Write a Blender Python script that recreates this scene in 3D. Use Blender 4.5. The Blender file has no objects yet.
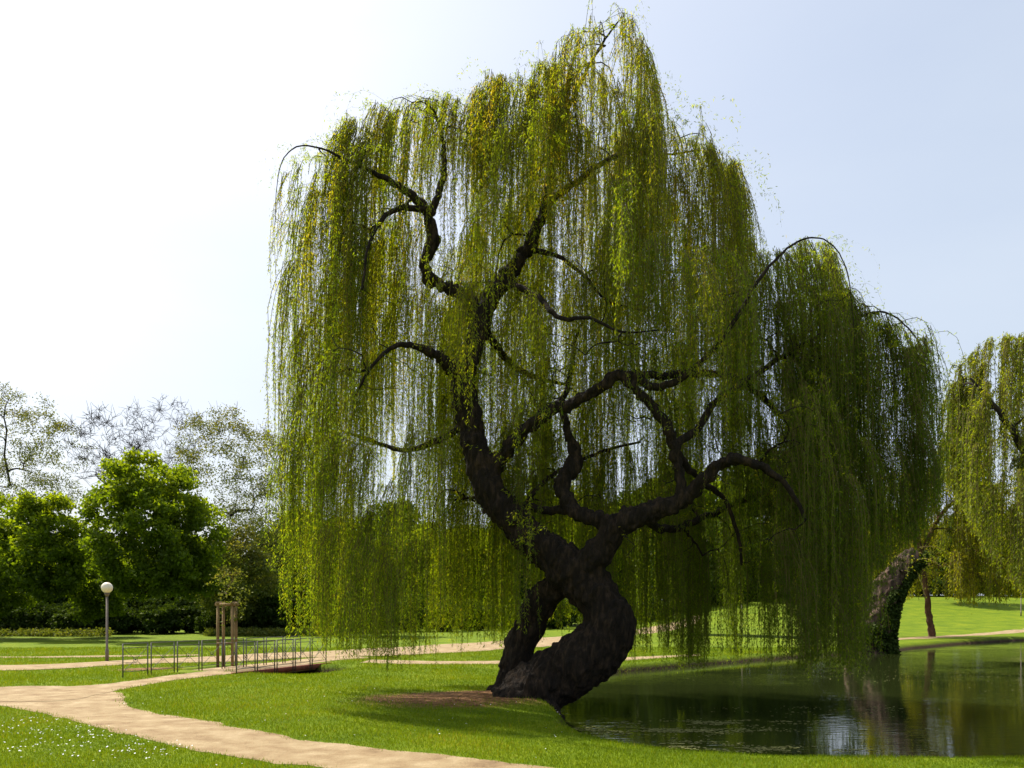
import bpy, bmesh, math, random
import numpy as np
from mathutils import Vector, noise as mnoise
random.seed(7); rng = np.random.default_rng(11)
R = math.radians
sc = bpy.context.scene
COL = sc.collection
F = 796.0; HZ = 610.0; CAMH = 1.9; WZ = -0.25      # focal length in px, horizon row, eye height, water level

def W(px, py, Y):                       # point at depth Y seen at this pixel
    return np.array([(px-512)/F*Y, Y, CAMH-(py-HZ)/F*Y])
def G(px, py, z=0.0):                   # ground point
    Y = F*(CAMH-z)/(py-HZ)
    return np.array([(px-512)/F*Y, Y, z])

# ---------------------------------------------------------------- helpers
def tag(o, label=None, cat=None, group=None, kind=None):
    if label: o['label'] = label
    if cat: o['category'] = cat
    if group: o['group'] = group
    if kind: o['kind'] = kind
    return o
def empty(name, loc):
    o = bpy.data.objects.new(name, None); COL.objects.link(o); o.location = loc
    o.empty_display_size = .2
    return o
def mkmesh(name, V, faces, mat, parent=None, attrs=None, smooth=False):
    """V (n,3) world coordinates, faces = array (m,k) or list of such arrays."""
    if not isinstance(faces, list): faces = [faces]
    faces = [np.asarray(f, np.int32) for f in faces if len(f)]
    V = np.asarray(V, np.float32).copy()
    if parent is not None: V -= np.array(parent.matrix_basis.translation, np.float32)
    me = bpy.data.meshes.new(name)
    me.vertices.add(len(V)); me.vertices.foreach_set('co', V.ravel())
    loops = np.concatenate([f.ravel() for f in faces])
    sizes = np.concatenate([np.full(len(f), f.shape[1], np.int32) for f in faces])
    starts = np.concatenate([[0], np.cumsum(sizes)[:-1]]).astype(np.int32)
    me.loops.add(len(loops)); me.loops.foreach_set('vertex_index', loops)
    me.polygons.add(len(sizes)); me.polygons.foreach_set('loop_start', starts)
    me.polygons.foreach_set('loop_total', sizes)
    me.update(calc_edges=True)
    if attrs:
        for k, a in attrs.items():
            at = me.attributes.new(k, 'FLOAT', 'FACE'); at.data.foreach_set('value', np.asarray(a, np.float32))
    if smooth: me.polygons.foreach_set('use_smooth', np.ones(len(sizes), bool))
    me.materials.append(mat)
    o = bpy.data.objects.new(name, me); COL.objects.link(o)
    if parent is not None: o.parent = parent
    return o

class Geo:
    def __init__(s): s.v = []; s.q = []; s.t = []; s.n = 0
    def add(s, V, Q=None, T=None):
        V = np.asarray(V, float)
        s.v.append(V)
        if Q is not None and len(Q): s.q.append(np.asarray(Q)+s.n)
        if T is not None and len(T): s.t.append(np.asarray(T)+s.n)
        s.n += len(V)
    def tube(s, P, r, n=8, cap=True, wob=0.0):
        P = np.asarray(P, float); k = len(P); r = np.broadcast_to(np.asarray(r, float), (k,))
        T = np.gradient(P, axis=0); T /= (np.linalg.norm(T, axis=1, keepdims=True)+1e-9)
        ref = np.array([1., 0, 0]) if abs(T[0, 0]) < .8 else np.array([0, 1., 0])
        U = np.empty_like(P)
        u = ref
        for i in range(k):
            u = u-T[i]*np.dot(u, T[i]); u = u/(np.linalg.norm(u)+1e-9); U[i] = u
        B = np.cross(T, U)
        a = np.arange(n)*2*math.pi/n
        rr = r[:, None]*np.ones(n)
        if wob: rr = rr*(1+rng.normal(0, wob, (k, n)))
        V = P[:, None]+rr[..., None]*(U[:, None]*np.cos(a)[None, :, None]+B[:, None]*np.sin(a)[None, :, None])
        V = V.reshape(-1, 3)
        i = np.arange(k-1)[:, None]*n; j = np.arange(n)[None, :]; j2 = (j+1) % n
        Q = np.stack([i+j, i+j2, i+n+j2, i+n+j], -1).reshape(-1, 4)
        T3 = None
        if cap and n > 3:
            V = np.vstack([V, P[0], P[-1]])
            c0 = k*n; jj = np.arange(n); jn = (jj+1) % n
            T3 = np.vstack([np.stack([jn, jj, np.full(n, c0)], -1), np.stack([(k-1)*n+jj, (k-1)*n+jn, np.full(n, c0+1)], -1)])
        s.add(V, Q, T3)
    def box(s, c, size, rz=0.0, bev=0):
        x, y, z = np.array(size)/2
        V = np.array([[-x,-y,-z],[x,-y,-z],[x,y,-z],[-x,y,-z],[-x,-y,z],[x,-y,z],[x,y,z],[-x,y,z]])
        ca, sa = math.cos(rz), math.sin(rz)
        V = V@np.array([[ca, sa, 0], [-sa, ca, 0], [0, 0, 1]])+np.array(c)
        s.add(V, [[0,3,2,1],[4,5,6,7],[0,1,5,4],[1,2,6,5],[2,3,7,6],[3,0,4,7]])
    def build(s, name, mat, parent=None, smooth=True):
        f = []
        if s.q: f.append(np.vstack(s.q))
        if s.t: f.append(np.vstack(s.t))
        return mkmesh(name, np.vstack(s.v), f, mat, parent, smooth=smooth)

def smooth_path(P, r, sub=6):
    """Catmull-Rom through points with radii"""
    P = np.asarray(P, float); r = np.asarray(r, float)
    A = np.hstack([P, r[:, None]])
    A = np.vstack([2*A[0]-A[1], A, 2*A[-1]-A[-2]])
    out = []
    for i in range(1, len(A)-2):
        for t in np.arange(sub)/sub:
            a, b, c, d = A[i-1], A[i], A[i+1], A[i+2]
            out.append(.5*((2*b)+(c-a)*t+(2*a-5*b+4*c-d)*t*t+(3*b-a-3*c+d)*t**3))
    out.append(A[-2]); out = np.array(out)
    return out[:, :3], np.maximum(out[:, 3], .002)

def unit(v): return v/(np.linalg.norm(v, axis=-1, keepdims=True)+1e-9)
def leaf_quads(P, D, L, wd, n_side=None):
    n = len(P); D = unit(D)
    S = unit(np.cross(D, rng.normal(size=(n, 3))))
    L = np.broadcast_to(L, (n,))[:, None]; wd = np.broadcast_to(wd, (n,))[:, None]
    N = np.cross(D, S)
    V = np.stack([P, P+D*L*.42+S*wd*.5+N*L*.06, P+D*L, P+D*L*.42-S*wd*.5+N*L*.06], 1).reshape(-1, 3)
    return V, np.arange(4*n).reshape(-1, 4)

def in_poly(x, y, poly):
    x = np.asarray(x); y = np.asarray(y); ins = np.zeros(x.shape, bool); n = len(poly)
    for i in range(n):
        x1, y1 = poly[i][:2]; x2, y2 = poly[(i+1) % n][:2]
        c = ((y1 > y) != (y2 > y)) & (x < (x2-x1)*(y-y1)/((y2-y1) if y2 != y1 else 1e-9)+x1)
        ins ^= c
    return ins
def poly_dist(x, y, poly, closed=True):
    d = np.full(np.shape(x), 1e9); n = len(poly)
    for i in range(n if closed else n-1):
        x1, y1 = poly[i][:2]; x2, y2 = poly[(i+1) % n][:2]
        dx, dy = x2-x1, y2-y1
        t = np.clip(((x-x1)*dx+(y-y1)*dy)/(dx*dx+dy*dy+1e-12), 0, 1)
        d = np.minimum(d, np.hypot(x-x1-t*dx, y-y1-t*dy))
    return d
def sstep(a, b, x):
    t = np.clip((x-a)/(b-a), 0, 1); return t*t*(3-2*t)

# ---------------------------------------------------------------- materials
def mat(name):
    m = bpy.data.materials.new(name); m.use_nodes = True
    nt = m.node_tree; nt.nodes.clear()
    out = nt.nodes.new('ShaderNodeOutputMaterial')
    return m, nt, out
def N(nt, t, **kw):
    n = nt.nodes.new(t)
    for k, v in kw.items():
        if k in n.inputs.keys() if isinstance(k, str) else False: n.inputs[k].default_value = v
        else: setattr(n, k, v)
    return n
def ramp(nt, stops, fac):
    r = nt.nodes.new('ShaderNodeValToRGB'); e = r.color_ramp.elements
    while len(e) < len(stops): e.new(.5)
    for el, (p, c) in zip(e, stops): el.position = p; el.color = (*c, 1)
    nt.links.new(fac, r.inputs['Fac']); return r
def pos(nt, scale=(1, 1, 1)):
    g = nt.nodes.new('ShaderNodeNewGeometry'); mp = nt.nodes.new('ShaderNodeMapping')
    mp.inputs['Scale'].default_value = scale
    nt.links.new(g.outputs['Position'], mp.inputs['Vector']); return mp.outputs['Vector']
def noise(nt, vec, scale, detail=4, rough=.6, dist=0):
    n = nt.nodes.new('ShaderNodeTexNoise'); n.inputs['Scale'].default_value = scale
    n.inputs['Detail'].default_value = detail; n.inputs['Roughness'].default_value = rough; n.inputs['Distortion'].default_value = dist
    nt.links.new(vec, n.inputs['Vector']); return n.outputs['Fac']

def leaf_mat(name, stops, trans=.5, tk=1.5, gloss=.02):
    m, nt, out = mat(name)
    at = N(nt, 'ShaderNodeAttribute', attribute_name='tint')
    r = ramp(nt, stops, at.outputs['Fac'])
    d = N(nt, 'ShaderNodeBsdfDiffuse'); t = N(nt, 'ShaderNodeBsdfTranslucent')
    nt.links.new(r.outputs[0], d.inputs['Color'])
    mu = N(nt, 'ShaderNodeMix', data_type='RGBA', blend_type='MULTIPLY'); mu.inputs[0].default_value = 1
    nt.links.new(r.outputs[0], mu.inputs[6]); mu.inputs[7].default_value = (tk*1.2, tk*1.05, tk*.25, 1)
    nt.links.new(mu.outputs[2], t.inputs['Color'])
    mx = N(nt, 'ShaderNodeMixShader'); mx.inputs[0].default_value = trans
    nt.links.new(d.outputs[0], mx.inputs[1]); nt.links.new(t.outputs[0], mx.inputs[2])
    last = mx
    if gloss:
        g = N(nt, 'ShaderNodeBsdfGlossy'); g.inputs['Roughness'].default_value = .5; g.inputs['Color'].default_value = (.8, .8, .5, 1)
        m2 = N(nt, 'ShaderNodeMixShader'); m2.inputs[0].default_value = gloss
        nt.links.new(mx.outputs[0], m2.inputs[1]); nt.links.new(g.outputs[0], m2.inputs[2]); last = m2
    nt.links.new(last.outputs[0], out.inputs['Surface'])
    return m

def surf_mat(name, stops, scale=4, vec=(1, 1, 1), rough=.9, bump=.4, bscale=20, bdist=.03, spec=.3, metal=0, detail=6):
    m, nt, out = mat(name)
    v = pos(nt, vec)
    f = noise(nt, v, scale, detail, .62)
    r = ramp(nt, stops, f)
    p = N(nt, 'ShaderNodeBsdfPrincipled'); p.inputs['Roughness'].default_value = rough
    p.inputs['Specular IOR Level'].default_value = spec; p.inputs['Metallic'].default_value = metal
    nt.links.new(r.outputs[0], p.inputs['Base Color'])
    if bump:
        b = N(nt, 'ShaderNodeBump'); b.inputs['Strength'].default_value = bump; b.inputs['Distance'].default_value = bdist
        nt.links.new(noise(nt, v, bscale, 6, .65), b.inputs['Height']); nt.links.new(b.outputs[0], p.inputs['Normal'])
    nt.links.new(p.outputs[0], out.inputs['Surface'])
    return m

M = {}
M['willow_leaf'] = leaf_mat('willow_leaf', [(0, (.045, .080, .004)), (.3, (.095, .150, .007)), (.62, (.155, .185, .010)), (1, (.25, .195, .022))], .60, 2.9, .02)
M['willow_far'] = leaf_mat('willow_leaf_far', [(0, (.07, .11, .010)), (.5, (.14, .18, .012)), (1, (.24, .23, .02))], .55, 2.2, .02)
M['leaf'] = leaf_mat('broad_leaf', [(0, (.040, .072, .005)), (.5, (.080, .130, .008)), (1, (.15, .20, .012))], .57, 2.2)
M['leaf_dark'] = leaf_mat('broad_leaf_dark', [(0, (.020, .042, .008)), (.5, (.035, .065, .010)), (1, (.06, .10, .014))], .35, 1.3)
M['leaf_pale'] = leaf_mat('young_leaf', [(0, (.07, .10, .02)), (.5, (.10, .13, .03)), (1, (.16, .16, .05))], .45, 1.5)
M['ivy'] = leaf_mat('ivy_leaf', [(0, (.012, .028, .004)), (1, (.045, .07, .01))], .15, 1.2, .015)
M['grass_blade'] = leaf_mat('grass_blade', [(0, (.085, .15, .004)), (.5, (.135, .205, .005)), (.9, (.20, .26, .008)), (1, (.28, .24, .05))], .4, 1.4, .02)
M['bark'] = surf_mat('willow_bark', [(.3, (.008, .005, .003)), (.5, (.024, .015, .009)), (.72, (.085, .052, .030))], 3, (3, 3, .9), .95, 1.0, 5, .22)
M['bark_far'] = surf_mat('bark_grey', [(.3, (.012, .009, .007)), (.7, (.04, .03, .022))], 3, (2, 2, .6), .95, .8, 6, .06)
M['bark_red'] = surf_mat('bark_reddish', [(.3, (.06, .03, .018)), (.7, (.16, .085, .05))], 3, (2, 2, .6), .95, .8, 6, .06)
M['bark_pale'] = surf_mat('bark_weathered', [(.35, (.015, .010, .006)), (.52, (.075, .045, .03)), (.7, (.24, .145, .10))], 2.0, (1.6, 1.6, .5), .9, 1, 5, .12)
M['twig'] = surf_mat('yellow_twig', [(.3, (.09, .07, .02)), (.7, (.17, .13, .035))], 5, bump=0)
M['path'] = surf_mat('trodden_gravel', [(.25, (.14, .085, .042)), (.42, (.26, .178, .092)), (.55, (.32, .235, .128)), (.66, (.39, .295, .175)), (.8, (.56, .47, .33))], 2.0, (1, 1, 1), .95, .8, 30, .03, detail=14)
M['soil'] = surf_mat('bare_soil', [(.3, (.04, .016, .006)), (.5, (.13, .06, .025)), (.7, (.26, .14, .065))], 6, rough=.95, bump=.8, bscale=18, bdist=.05)
M['wood'] = surf_mat('stake_wood', [(.3, (.17, .105, .045)), (.7, (.36, .24, .11))], 4, (4, 4, .6), .85, .4, 12, .01)
M['steel'] = surf_mat('galvanised_steel', [(.3, (.09, .085, .07)), (.7, (.16, .15, .125))], 6, rough=.5, bump=.1, spec=.5, metal=.4)
M['pole'] = surf_mat('lamp_pole_paint', [(.3, (.13, .10, .08)), (.7, (.20, .16, .13))], 6, rough=.6, bump=.1)
M['beam'] = surf_mat('rusty_beam', [(.3, (.14, .035, .02)), (.7, (.26, .08, .045))], 6, rough=.8, bump=.3)
M['petal'] = surf_mat('white_petal', [(.3, (.75, .75, .72)), (.7, (.82, .82, .80))], 6, bump=0)
M['scum'] = leaf_mat('floating_scum', [(0, (.10, .11, .03)), (1, (.24, .24, .10))], .1, 1, .05)
m, nt, out = mat('lamp_globe_opal')
p = N(nt, 'ShaderNodeBsdfPrincipled'); p.inputs['Base Color'].default_value = (.82, .78, .72, 1); p.inputs['Roughness'].default_value = .25
p.inputs['Subsurface Weight'].default_value = .6; p.inputs['Subsurface Radius'].default_value = (.3, .3, .3)
v = pos(nt); rr = ramp(nt, [(.3, (.80, .70, .56)), (.7, (.86, .79, .67))], noise(nt, v, 5)); nt.links.new(rr.outputs[0], p.inputs['Base Color'])
nt.links.new(p.outputs[0], out.inputs['Surface']); M['globe'] = m

# lawn ground
m, nt, out = mat('lawn')
v = pos(nt)
r1 = ramp(nt, [(.3, (.070, .120, .003)), (.5, (.125, .185, .004)), (.7, (.195, .235, .008))], noise(nt, v, .6, 10, .7))
r2 = ramp(nt, [(.3, (.55, .6, .5)), (.7, (1.25, 1.2, 1.1))], noise(nt, v, 25, 6, .7))
mu = N(nt, 'ShaderNodeMix', data_type='RGBA', blend_type='MULTIPLY'); mu.inputs[0].default_value = 1
nt.links.new(r1.outputs[0], mu.inputs[6]); nt.links.new(r2.outputs[0], mu.inputs[7])
g = N(nt, 'ShaderNodeNewGeometry'); sx = N(nt, 'ShaderNodeSeparateXYZ'); nt.links.new(g.outputs['Position'], sx.inputs[0])
mr = N(nt, 'ShaderNodeMapRange'); mr.inputs[1].default_value = -.05; mr.inputs[2].default_value = -.2; mr.inputs[3].default_value = 0; mr.inputs[4].default_value = 1
nt.links.new(sx.outputs[2], mr.inputs[0])
r3 = ramp(nt, [(.3, (.02, .013, .007)), (.7, (.07, .042, .022))], noise(nt, v, 5, 8, .7))
mx = N(nt, 'ShaderNodeMix', data_type='RGBA'); nt.links.new(mr.outputs[0], mx.inputs[0]); nt.links.new(mu.outputs[2], mx.inputs[6]); nt.links.new(r3.outputs[0], mx.inputs[7])
for (cx_, cy_, rx_, ry_) in [(-1.0, 16.9, 2.4, 1.8), (-11.7, 25.6, 1.1, .8)]:
    mp_ = N(nt, 'ShaderNodeMapping'); mp_.inputs['Scale'].default_value = (1/rx_, 1/ry_, 0); mp_.inputs['Location'].default_value = (-cx_/rx_, -cy_/ry_, 0)
    nt.links.new(g.outputs['Position'], mp_.inputs['Vector']); ln = N(nt, 'ShaderNodeVectorMath', operation='LENGTH'); nt.links.new(mp_.outputs[0], ln.inputs[0])
    ad = N(nt, 'ShaderNodeMath', operation='ADD'); nt.links.new(ln.outputs['Value'], ad.inputs[0]); nt.links.new(noise(nt, v, 2.5, 8, .75), ad.inputs[1])
    m3 = N(nt, 'ShaderNodeMapRange'); m3.inputs[1].default_value = 1.25; m3.inputs[2].default_value = 1.6; m3.inputs[3].default_value = 1; m3.inputs[4].default_value = 0
    nt.links.new(ad.outputs[0], m3.inputs[0])
    r4 = ramp(nt, [(.3, (.06, .026, .010)), (.5, (.17, .085, .036)), (.68, (.34, .19, .09))], noise(nt, v, 9, 8, .7))
    mq = N(nt, 'ShaderNodeMix', data_type='RGBA'); nt.links.new(m3.outputs[0], mq.inputs[0]); nt.links.new(mx.outputs[2], mq.inputs[6]); nt.links.new(r4.outputs[0], mq.inputs[7]); mx = mq
p = N(nt, 'ShaderNodeBsdfPrincipled'); p.inputs['Roughness'].default_value = .95; p.inputs['Specular IOR Level'].default_value = .15
nt.links.new(mx.outputs[2], p.inputs['Base Color'])
b = N(nt, 'ShaderNodeBump'); b.inputs['Strength'].default_value = .6; b.inputs['Distance'].default_value = .05
nt.links.new(noise(nt, v, 14, 8, .75), b.inputs['Height']); nt.links.new(b.outputs[0], p.inputs['Normal'])
nt.links.new(p.outputs[0], out.inputs['Surface']); M['lawn'] = m

# water
m, nt, out = mat('pond_water')
p = N(nt, 'ShaderNodeBsdfPrincipled'); p.inputs['Base Color'].default_value = (.018, .024, .006, 1)
p.inputs['Roughness'].default_value = .035; p.inputs['IOR'].default_value = 1.333; p.inputs['Specular IOR Level'].default_value = .5
v1 = pos(nt, (1.0, 3.2, 1)); v2 = pos(nt, (.16, .22, 1))
nf = noise(nt, v1, 2.2, 3, .5, .3)
gate = ramp(nt, [(.38, (.12, .12, .12)), (.62, (1, 1, 1))], noise(nt, v2, 1, 2))
mm = N(nt, 'ShaderNodeMath', operation='MULTIPLY'); nt.links.new(nf, mm.inputs[0]); nt.links.new(gate.outputs[0], mm.inputs[1])
b = N(nt, 'ShaderNodeBump'); b.inputs['Strength'].default_value = .28; b.inputs['Distance'].default_value = .022
nt.links.new(mm.outputs[0], b.inputs['Height']); nt.links.new(b.outputs[0], p.inputs['Normal'])
nt.links.new(p.outputs[0], out.inputs['Surface']); M['water'] = m

# ---------------------------------------------------------------- ground
def curve_close(P, sub=8):
    P = np.asarray(P, float); n = len(P); out = []
    for i in range(n):
        a, b, c, d = P[i-1], P[i], P[(i+1) % n], P[(i+2) % n]
        for t in np.arange(sub)/sub: out.append(.5*((2*b)+(c-a)*t+(2*a-5*b+4*c-d)*t*t+(3*b-a-3*c+d)*t**3))
    return np.array(out)
POND = curve_close([(.95, 14.3), (1.05, 17), (1.2, 20), (1.9, 24), (3.2, 26.9), (5.2, 28.8), (8, 31.6), (12.5, 35.6), (18.5, 40.3), (24, 46), (31, 52.5),
                    (38.2, 57), (36, 51), (30.5, 42), (24, 32), (18, 22), (14.5, 15), (12, 11.6), (9, 10.55), (6.8, 10.5), (3.9, 10.65), (2.6, 10.95), (1.7, 11.7), (1.1, 12.8)], 5)
POND[:, :2] += np.array([[mnoise.noise(Vector((x*.9, y*.9, 0)))*.25, mnoise.noise(Vector((x*.9, y*.9, 5)))*.2] for x, y in POND])
BD = unit(np.array([1.7, 4.4])); BN = np.array([BD[1], -BD[0]])           # direction of the bridge and its right hand side
B0 = np.array([-7.35, 25.9])                                            # right edge of the bridge over the ditch
def ground_z(x, y):
    x = np.asarray(x, float); y = np.asarray(y, float)
    ins = in_poly(x, y, POND); d = poly_dist(x, y, POND)
    sd = np.where(ins, -d, d)
    z = -.75*sstep(.32, -.5, sd)
    # ditch under the bridge
    u = (x-B0[0])*BD[0]+(y-B0[1])*BD[1]; w = (x-B0[0])*BN[0]+(y-B0[1])*BN[1]
    dz = -.95*sstep(1.9, 1.1, abs(u))*sstep(2.1, 1.2, w)*sstep(-3.0, -2.4, w)
    z = np.minimum(z, dz)
    # bank rising far right, wide undulation
    z = z+3.9*sstep(60, 112, y+.0*x)*sstep(6, 30, x)
    z = z+sstep(45, 120, y)*.8*sstep(0, -30, x)*0
    z = z+.025*np.sin(x*.9+1)*np.sin(y*.7)*sstep(.3, 1.5, sd)
    # mound at the willow foot
    z = z+.22*np.exp(-(((x-.0)/1.6)**2+((y-16.7)/1.3)**2))*sstep(-.1, .6, sd)
    return z
def axis(segs):
    out = []
    for a, b, s in segs: out += list(np.arange(a, b, s))
    return np.array(out)
xs = axis([(-600, -100, 50), (-100, -40, 5), (-40, -14, .8), (-14, 14, .14), (14, 42, .45), (42, 100, 5), (100, 601, 50)])
ys = axis([(-60, 4, 4), (4, 8, .5), (8, 32, .14), (32, 62, .4), (62, 130, 2.5), (130, 900, 50)])
XX, YY = np.meshgrid(xs, ys)
ZZ = ground_z(XX.ravel(), YY.ravel()).reshape(XX.shape)
nx, ny = len(xs), len(ys)
I = (np.arange(ny-1)[:, None]*nx+np.arange(nx-1)[None, :]).ravel()
o = mkmesh('ground', np.stack([XX, YY, ZZ], -1).reshape(-1, 3), np.stack([I, I+1, I+nx+1, I+nx], -1), M['lawn'], smooth=True)
tag(o, kind='structure')
# water sheet, follows the bank with a margin hidden in the soil
bm = bmesh.new()
c = POND.mean(0)
def offset_poly(P, d):
    T = np.roll(P, -1, 0)-np.roll(P, 1, 0); T = unit(T); Nn = np.stack([T[:, 1], -T[:, 0]], -1)
    return P+Nn*d
a2 = np.sum(POND[:, 0]*np.roll(POND[:, 1], -1)-POND[:, 1]*np.roll(POND[:, 0], -1))
WP = offset_poly(POND, .12 if a2 > 0 else -.12)
bm.faces.new([bm.verts.new((x, y, WZ)) for x, y in WP])
bmesh.ops.triangulate(bm, faces=bm.faces[:]); bmesh.ops.recalc_face_normals(bm, faces=bm.faces[:])
me = bpy.data.meshes.new('water'); bm.to_mesh(me); bm.free()
if me.polygons[0].normal.z < 0: me.flip_normals()
me.materials.append(M['water']); o = bpy.data.objects.new('water', me); COL.objects.link(o); tag(o, kind='structure')

# paths : sheets between an upper and a lower edge given on the ground
def strip(name, A, B, mt, dz=.006, n=90, jit=.05, fuzz=7):
    A = np.array([G(*p)[:2] for p in A]); B = np.array([G(*p)[:2] for p in B])
    def resample(P):
        P, _ = smooth_path(np.hstack([P, np.zeros((len(P), 1))]), np.zeros(len(P)), 10); P = P[:, :2]
        s = np.concatenate([[0], np.cumsum(np.linalg.norm(np.diff(P, axis=0), axis=1))]); t = np.linspace(0, s[-1], n)
        return np.stack([np.interp(t, s, P[:, 0]), np.interp(t, s, P[:, 1])], -1)
    A = resample(A); B = resample(B)
    for P in (A, B):
        for i in range(n):
            q = Vector((P[i, 0]*1.5, P[i, 1]*1.5, 3)); P[i] += np.array([mnoise.noise(q), mnoise.noise(q+Vector((9, 9, 9)))])*jit*3 + rng.normal(0, jit*.25, 2)
    k = 6
    V = []
    for t in np.linspace(0, 1, k):
        P = A*(1-t)+B*t; V.append(P)
    V = np.stack(V, 1)                               # n,k,2
    Z = np.maximum(ground_z(V[..., 0].ravel(), V[..., 1].ravel()), -.04).reshape(n, k)+dz
    VV = np.concatenate([V, Z[..., None]], -1).reshape(-1, 3)
    I = (np.arange(n-1)[:, None]*k+np.arange(k-1)[None, :]).ravel()
    o = mkmesh(name, VV, np.stack([I, I+k, I+k+1, I+1], -1), mt, smooth=True)
    tag(o, kind='structure')
    # faces up
    if o.data.polygons[0].normal.z < 0: o.data.flip_normals()
    return np.vstack([A, B[::-1]])
PATHS = []
PATHS.append(strip('path', [(-260, 694), (-60, 690), (60, 686), (115, 692), (132, 707), (187, 718), (264, 732), (340, 743), (450, 757), (545, 769), (700, 785)],
                   [(-260, 702), (-60, 702), (0, 707), (56, 717), (117, 734), (176, 747), (258, 759), (330, 770), (420, 790), (520, 820), (700, 860)], M['path'], .006, 200))
PATHS.append(strip('path', [(-160, 692), (0, 690), (60, 687), (110, 683), (165, 676.5), (215, 671), (262, 664.5), (305, 659), (345, 655)],
                   [(-160, 702), (0, 703), (70, 701), (118, 690), (165, 681.5), (235, 673.6), (280, 667.6), (326, 662.3), (375, 658)], M['path'], .011, 160, .03))
PATHS.append(strip('path', [(-200, 668.5), (0, 665.5), (120, 661), (230, 655.5), (340, 650.5), (420, 646), (500, 641), (560, 636.5), (640, 630), (700, 627.2)],
                   [(-200, 675), (0, 671.5), (120, 665.5), (230, 661.5), (340, 656.5), (420, 655), (500, 650), (560, 645), (640, 634.5), (700, 629)], M['path'], .016, 160, .05))
PATHS.append(strip('path', [(370, 660.2), (420, 660.5), (500, 661.2), (560, 660), (640, 657), (700, 653.5)],
                   [(360, 663.5), (420, 664), (500, 664.3), (560, 663), (640, 659.5), (700, 655.5)], M['path'], .009, 100, .04))
PATHS.append(strip('path', [(-40, 656.3), (60, 656.3), (115, 656), (200, 654)], [(-40, 658), (60, 657.8), (115, 657.3), (200, 655.2)], M['path'], .008, 60, .03))
PATHS.append(strip('path', [(860, 640), (930, 636.6), (980, 633.8), (1060, 630.5)], [(860, 642), (930, 638.6), (980, 635.4), (1060, 632)], M['path'], .012, 60, .03))
SOILC = [(-1.0, 16.9, 2.4, 1.8), (-11.7, 25.6, 1.1, .8)]

# ---------------------------------------------------------------- grass, flowers
def scatter(n, x0, x1, y0, y1):
    """points in view wedge with density falling off with distance"""
    y = y0*(y1/y0)**rng.random(n); half = y*.70
    x = (rng.random(n)*2-1)*half
    k = (x > x0) & (x < x1)
    return x[k], y[k]
def grassable(x, y, soft=.0):
    ok = ~in_poly(x, y, offset_poly(POND, -.10 if a2 > 0 else .10))
    for P in PATHS:
        e = rng.normal(0, .09+soft, len(x))
        ok &= ~(in_poly(x+e, y+rng.normal(0, .05+soft, len(x)), P))
    for c in SOILC: ok &= ~((((x-c[0])/c[2])**2+((y-c[1])/c[3])**2)**.5+rng.normal(0, .22, len(x)) < .9)
    u = (x-B0[0])*BD[0]+(y-B0[1])*BD[1]; w = (x-B0[0])*BN[0]+(y-B0[1])*BN[1]
    ok &= ~((abs(u) < 1.45) & (w < 1.7) & (w > -3.5))
    ok &= ~((w < 0) & (w > -2.3) & (abs(u) < 3))
    return ok
def blades(n, y0, y1, h, w, name):
    x, y = scatter(n, -60, 60, y0, y1)
    k = grassable(x, y); x = x[k]; y = y[k]
    n = len(x); z = ground_z(x, y)
    fade = (y/10.)**.55
    patch = np.array([mnoise.noise(Vector((a*.8, b*.8, 1))) for a, b in zip(x[::1], y[::1])])
    H = h*fade*(rng.random(n)*.8+.6)*(1+.45*patch); Wd = w*fade
    a = rng.random(n)*2*math.pi; lean = rng.random(n)*.75
    side = np.stack([np.cos(a), np.sin(a), np.zeros(n)], -1)*Wd[:, None]
    b = rng.random(n)*2*math.pi
    tipd = np.stack([np.cos(b)*lean, np.sin(b)*lean, np.ones(n)], -1)*H[:, None]
    P = np.stack([x, y, z-.004], -1)
    V = np.stack([P-side*.5, P+side*.5, P+tipd*.55+side*.3, P+tipd+np.array([0, 0, -.15])*H[:, None]*lean[:, None]], 1).reshape(-1, 3)
    o = mkmesh(name, V, np.arange(4*n).reshape(-1, 4), M['grass_blade'], attrs={'tint': np.clip(.45+.35*patch+.3*np.array([mnoise.noise(Vector((a*.3, b*.3, 7))) for a, b in zip(x, y)])+rng.normal(0, .2, n)+(rng.random(n) < .03)*.5, 0, 1)})
    return tag(o, 'short bright green lawn grass around the pond and paths', 'grass', kind='stuff')
blades(560000, 8.6, 40, .040, .0085, 'grass')

def flowers():
    n = 380
    c = np.array([G(px, py)[:2] for px, py in [(25, 735), (55, 733), (75, 742), (100, 738), (62, 751), (130, 745), (20, 750), (150, 756), (30, 722), (90, 757), (160, 752)]])
    i = rng.integers(0, len(c), n); P = c[i]+rng.normal(0, .38, (n, 2))
    P = np.vstack([P, np.stack(scatter(260, -12, 1, 8.8, 22), -1)])
    P = P[grassable(P[:, 0], P[:, 1])]; g = Geo(); st = Geo()
    for x, y in P:
        z = ground_z(np.array([x]), np.array([y]))[0]+rng.random()*.03+.045
        r = .007+rng.random()*.006; k = 7; a = np.arange(k)*2*math.pi/k+rng.random()*6
        tl = rng.normal(0, .35, 2)
        ring = np.stack([x+np.cos(a)*r, y+np.sin(a)*r, z+np.cos(a)*r*tl[0]+np.sin(a)*r*tl[1]+.003], -1)
        g.add(np.vstack([ring, [[x, y, z-.004]]]), T=[[j, (j+1) % k, k] for j in range(k)])
    o = g.build('daisies', M['petal'], smooth=False)
    tag(o, 'tiny white daisies scattered in the lawn', 'flowers', kind='stuff')
flowers()

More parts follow.
